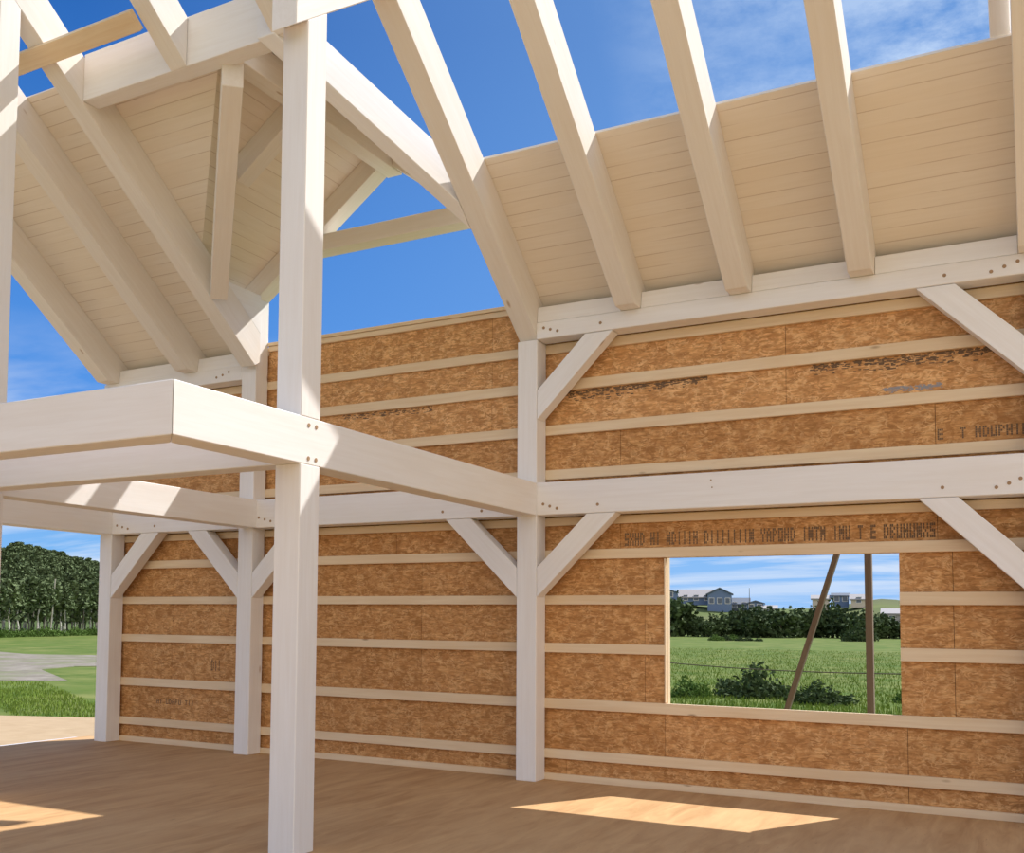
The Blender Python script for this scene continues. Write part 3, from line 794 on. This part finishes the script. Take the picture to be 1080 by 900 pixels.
HW = {'blue': simple('blue_grey_siding', (.15,.21,.34), .8), 'dark': simple('dark_siding', (.10,.12,.13), .8), 'cream': simple('cream_siding', (.60,.52,.42), .8), 'grey': simple('grey_siding', (.36,.34,.33), .8), 'white': simple('white_siding', (.78,.76,.72), .8)}
ROOFG = simple('grey_shingles', (.36,.34,.34), .8); ROOFD = simple('dark_shingles', (.14,.16,.20), .8); PANE = simple('dark_window_glass', (.08,.11,.16), .2, spec=.6)
def house(az, d, w, dp, hw, hr, wall, roof, label, nwin=2, gable='front', dz=0., cat='house'):
    x, y = far(az, d); z = hz(az, d)-.5+dz; rot = math.radians(az)
    e = link(bpy.data.objects.new('house', None)); e.location = (x, y, z); e.rotation_euler = (0,0,rot); tag(e, label, cat); bpy.context.view_layer.update()
    def loc(name, bm, mat, par):
        me = bpy.data.meshes.new(name); bmesh.ops.recalc_face_normals(bm, faces=bm.faces); bm.to_mesh(me); bm.free(); me.materials.append(mat)
        q = link(bpy.data.objects.new(name, me)); q.parent = par; return q
    bm = bmesh.new()
    if gable == 'front': add_prism(bm, [(-w/2, 0), (w/2, 0), (w/2, hw), (0, hw+hr), (-w/2, hw)], lambda p: (p[0], -dp/2, p[1]), lambda p: (p[0], dp/2, p[1]))
    else: add_prism(bm, [(-dp/2, 0), (dp/2, 0), (dp/2, hw), (0, hw+hr), (-dp/2, hw)], lambda p: (-w/2, p[0], p[1]), lambda p: (w/2, p[0], p[1]))
    loc('walls', bm, wall, e)
    bm = bmesh.new(); o_ = .35; t = .22
    if gable == 'front':
        for s in (-1, 1):
            k = hr/(w/2)
            add_prism(bm, [(s*(w/2+o_), hw-o_*k), (0, hw+hr), (0, hw+hr+t), (s*(w/2+o_), hw-o_*k+t)], lambda p: (p[0], -dp/2-o_, p[1]), lambda p: (p[0], dp/2+o_, p[1]))
    else:
        for s in (-1, 1):
            k = hr/(dp/2)
            add_prism(bm, [(s*(dp/2+o_), hw-o_*k), (0, hw+hr), (0, hw+hr+t), (s*(dp/2+o_), hw-o_*k+t)], lambda p: (-w/2-o_, p[0], p[1]), lambda p: (w/2+o_, p[0], p[1]))
    loc('roof', bm, roof, e)
    for i in range(nwin):
        xx = -w/2 + w*(i+.5)/nwin
        bm = bmesh.new(); add_box(bm, xx-.55, xx+.55, -dp/2-.06, -dp/2+.02, hw*.42+.2, hw*.42+1.5)
        f = loc('window', bm, HW['white'], e)
        bm = bmesh.new(); add_box(bm, xx-.45, xx+.45, -dp/2-.08, -dp/2-.05, hw*.42+.3, hw*.42+1.4)
        loc('pane', bm, PANE, f)
    return e
house(14.55, 232, 4.9, 6., 3.9, 1.2, HW['blue'], ROOFD, 'tall blue grey house on the far hill, seen in the window\'s left half', 3)
house(15.75, 236, 6.6, 5., 1.7, 1.5, HW['blue'], ROOFG, 'long low house with grey roof left of the tall blue one', 3, 'side', .9)
house(13.55, 236, 4.0, 5., 1.8, 1.2, HW['dark'], ROOFD, 'low dark house right of the tall blue one', 2, 'side')
house(12.75, 230, 3.2, 4., 2.6, .5, HW['blue'], ROOFD, 'small blue house in the gap of the far trees', 2)
house(12.05, 228, 2.6, 4., 1.3, .6, HW['white'], ROOFG, 'small white house low among the far trees', 1, 'side', .6)
house(17.05, 262, 3.4, 4., 2.1, .5, HW['blue'], ROOFD, 'blue house alone on the skyline at the window\'s left', 1)
house(17.65, 262, 2.0, 4., 1.5, .5, HW['blue'], ROOFD, 'blue house on the skyline, partly behind the window\'s left jamb', 1)
house(16.4, 268, 3.0, 4., 1.4, .5, HW['cream'], ROOFG, 'cream house on the skyline between two blue ones', 1, 'side')
house(9.55, 240, 3.4, 4., 2.6, .7, HW['cream'], ROOFG, 'cream house on the hill just left of the slanting prop', 1, 'side', .5)
house(8.6, 240, 3.2, 4., 2.4, .5, HW['blue'], ROOFD, 'blue flat-topped house on the hill right of the slanting prop', 2, 'side', .9)
house(7.75, 236, 3.0, 4., 1.7, .9, HW['cream'], ROOFG, 'cream gabled house between the two props', 1, 'side', .6)
house(5.35, 200, 9.0, 5., 3.0, .8, HW['grey'], ROOFG, 'long grey shed behind the trees at the window\'s right', 3, 'side')
house(10.05, 175, 3.2, 3., 2.4, .5, HW['grey'], ROOFG, 'small grey shed at the field edge left of the slanting prop', 1, 'side', .4, 'shed')
# mast and fence wire
bm = bmesh.new(); x, y = far(13.05, 200); add_cyl(bm, (x, y, G), (x, y, G+8.4), .09, .04, 6)
tag(mesh_obj('thin_mast', bm, BARKD, Matrix.Translation((x, y, G))), 'thin dark mast above the small blue house', 'pole')
bm = bmesh.new()
x0, y0 = far(20, 26); x1, y1 = far(4, 21.5); pv = None
for i in range(13):
    t = i/12; q = (x0+(x1-x0)*t, y0+(y1-y0)*t, .80-.10*math.sin(math.pi*t)-.05*t)
    if pv: add_cyl(bm, pv, q, .011, .011, 5)
    pv = q
wr = mesh_obj('fence_wire', bm, BARKD); tag(wr, 'dark wire stretched across the meadow view', 'wire')
for k, (az, d) in enumerate(((20, 26), (4, 21.5))):
    x, y = far(az, d); bm = bmesh.new(); add_cyl(bm, (x, y, G-.1), (x, y, 1.0), .05, .045, 8)
    mesh_obj('wire_post', bm, POLEW, Matrix.Translation((x, y, G)), wr)

# ------------------------------------------------------------------ sky, sun, camera
world = bpy.data.worlds.new('sky'); S.world = world; world.use_nodes = True
nt = NT(world.node_tree); bg = world.node_tree.nodes['Background']
tc = nt.n.new('ShaderNodeTexCoord'); v = tc.outputs['Generated']
sep = nt.n.new('ShaderNodeSeparateXYZ'); nt.l.new(v, sep.inputs[0])
zc = nt.math('MAXIMUM', sep.outputs[2], 0.)
def lin(r_, g_, b_):
    f = lambda c: ((c/255+.055)/1.055)**2.4 if c > 10 else c/255/12.92
    return (f(r_), f(g_), f(b_))
sky = nt.ramp(zc, [(0., lin(160,203,250)), (.06, lin(128,186,245)), (.20, lin(88,152,232)), (.34, lin(70,134,216)), (.50, lin(47,107,188)), (.8, lin(38,86,160)), (1., lin(36,80,150))])
# paler towards the sun side (right)
sky = nt.mix(nt.math('MULTIPLY', nt.ramp(nt.math('MULTIPLY_ADD', sep.outputs[0], .5, c=.5), [(.17, (0,0,0)), (.42, (1,1,1))]), .46), sky, lin(150,195,250))
# thin streaky cloud low down, mottled cloud high on the right
pz = nt.math('ADD', zc, .10)
cv = nt.n.new('ShaderNodeCombineXYZ'); nt.l.new(nt.math('DIVIDE', sep.outputs[0], pz), cv.inputs[0]); nt.l.new(nt.math('DIVIDE', sep.outputs[1], pz), cv.inputs[1])
c1 = nt.noise(nt.mapping(cv.outputs[0], (.55, 1.5, 1), (0,0,.3), (3.1, 1.7, 0)), 1.1, 6, .58, .5)
low = nt.ramp(zc, [(.015, (.55,)*3), (.05, (1,1,1)), (.17, (.85,)*3), (.27, (0,0,0))])
cl = nt.math('MULTIPLY', nt.ramp(c1, [(.42, (0,0,0)), (.60, (1,1,1))]), low)
c2 = nt.noise(nt.mapping(cv.outputs[0], (1.2, 1.2, 1), (0,0,0), (.4, 7.7, 0)), 6.0, 6, .68)
c3 = nt.noise(nt.mapping(cv.outputs[0], (1, 1, 1), (0,0,0), (5.4, 1.2, 0)), 1.3, 2)
right = nt.ramp(nt.math('ADD', sep.outputs[0], nt.math('MULTIPLY', sep.outputs[2], -.0)), [(.40, (0,0,0)), (.50, (1,1,1))])
right = nt.ramp(nt.math('MULTIPLY_ADD', sep.outputs[0], .5, c=.5), [(.345, (0,0,0)), (.43, (1,1,1))])
high = nt.math('MULTIPLY', nt.math('MULTIPLY', nt.ramp(c2, [(.33, (0,0,0)), (.62, (1,1,1))]), nt.ramp(c3, [(.26, (.15,)*3), (.42, (1,1,1))])), nt.math('MULTIPLY', right, nt.ramp(zc, [(.25, (0,0,0)), (.38, (1,1,1))])))
sky = nt.mix(nt.math('MULTIPLY', cl, .75), sky, lin(225,236,252))
sky = nt.mix(nt.math('MULTIPLY', high, .85), sky, lin(200,222,252))
# bright fill added to the unseen sky behind the viewer, lifts shaded faces
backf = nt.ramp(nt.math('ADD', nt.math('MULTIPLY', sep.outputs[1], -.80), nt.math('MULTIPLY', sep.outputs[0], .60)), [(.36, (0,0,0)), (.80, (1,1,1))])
sky_fill = nt.math('MULTIPLY', backf, nt.ramp(nt.noise(nt.mapping(cv.outputs[0], (.3,.3,.3)), 1.1, 4, .6), [(.30, (.55,)*3), (.55, (1,1,1))]))
sky = nt.mix(sky_fill, sky, (1.30, 1.20, 1.10))
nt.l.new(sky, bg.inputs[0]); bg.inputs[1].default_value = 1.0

sun = bpy.data.lights.new('sun', 'SUN'); sun.energy = 6.7; sun.angle = math.radians(.53); sun.color = (1., .975, .935)
so = link(bpy.data.objects.new('sun', sun))
T = Vector((-.405, -.765, -1.)).normalized()
so.rotation_euler = T.to_track_quat('-Z', 'Y').to_euler(); so.location = (3, 8, 12)

cam = bpy.data.cameras.new('camera'); co = link(bpy.data.objects.new('camera', cam))
F_, CX_, CY_ = 1107.039, 455.888, 584.162
yaw, pit, rol = [math.radians(a) for a in (29.8743, 3.6331, .5752)]
Fw = Vector((-math.sin(yaw)*math.cos(pit), math.cos(yaw)*math.cos(pit), math.sin(pit))); R = Vector((math.cos(yaw), math.sin(yaw), 0)); U = R.cross(Fw)
R2 = R*math.cos(rol)+U*math.sin(rol); U2 = -R*math.sin(rol)+U*math.cos(rol)
Mc = Matrix((R2, U2, -Fw)).transposed().to_4x4(); Mc.translation = Vector((4.7215, -10.2396, 1.65)); co.matrix_world = Mc
cam.sensor_fit = 'HORIZONTAL'; cam.sensor_width = 36.; cam.lens = F_/1080*36
cam.shift_x = (540-CX_)/1080; cam.shift_y = (CY_-450)/1080; cam.clip_end = 2000
S.camera = co
vs = S.view_settings; S.display_settings.display_device = 'sRGB'
vs.view_transform = 'Standard'; vs.look = 'None'; vs.exposure = 0.; vs.gamma = 1.; vs.use_curve_mapping = False
S.cycles.use_denoising = True
S.cycles.max_bounces = 8; S.cycles.diffuse_bounces = 5
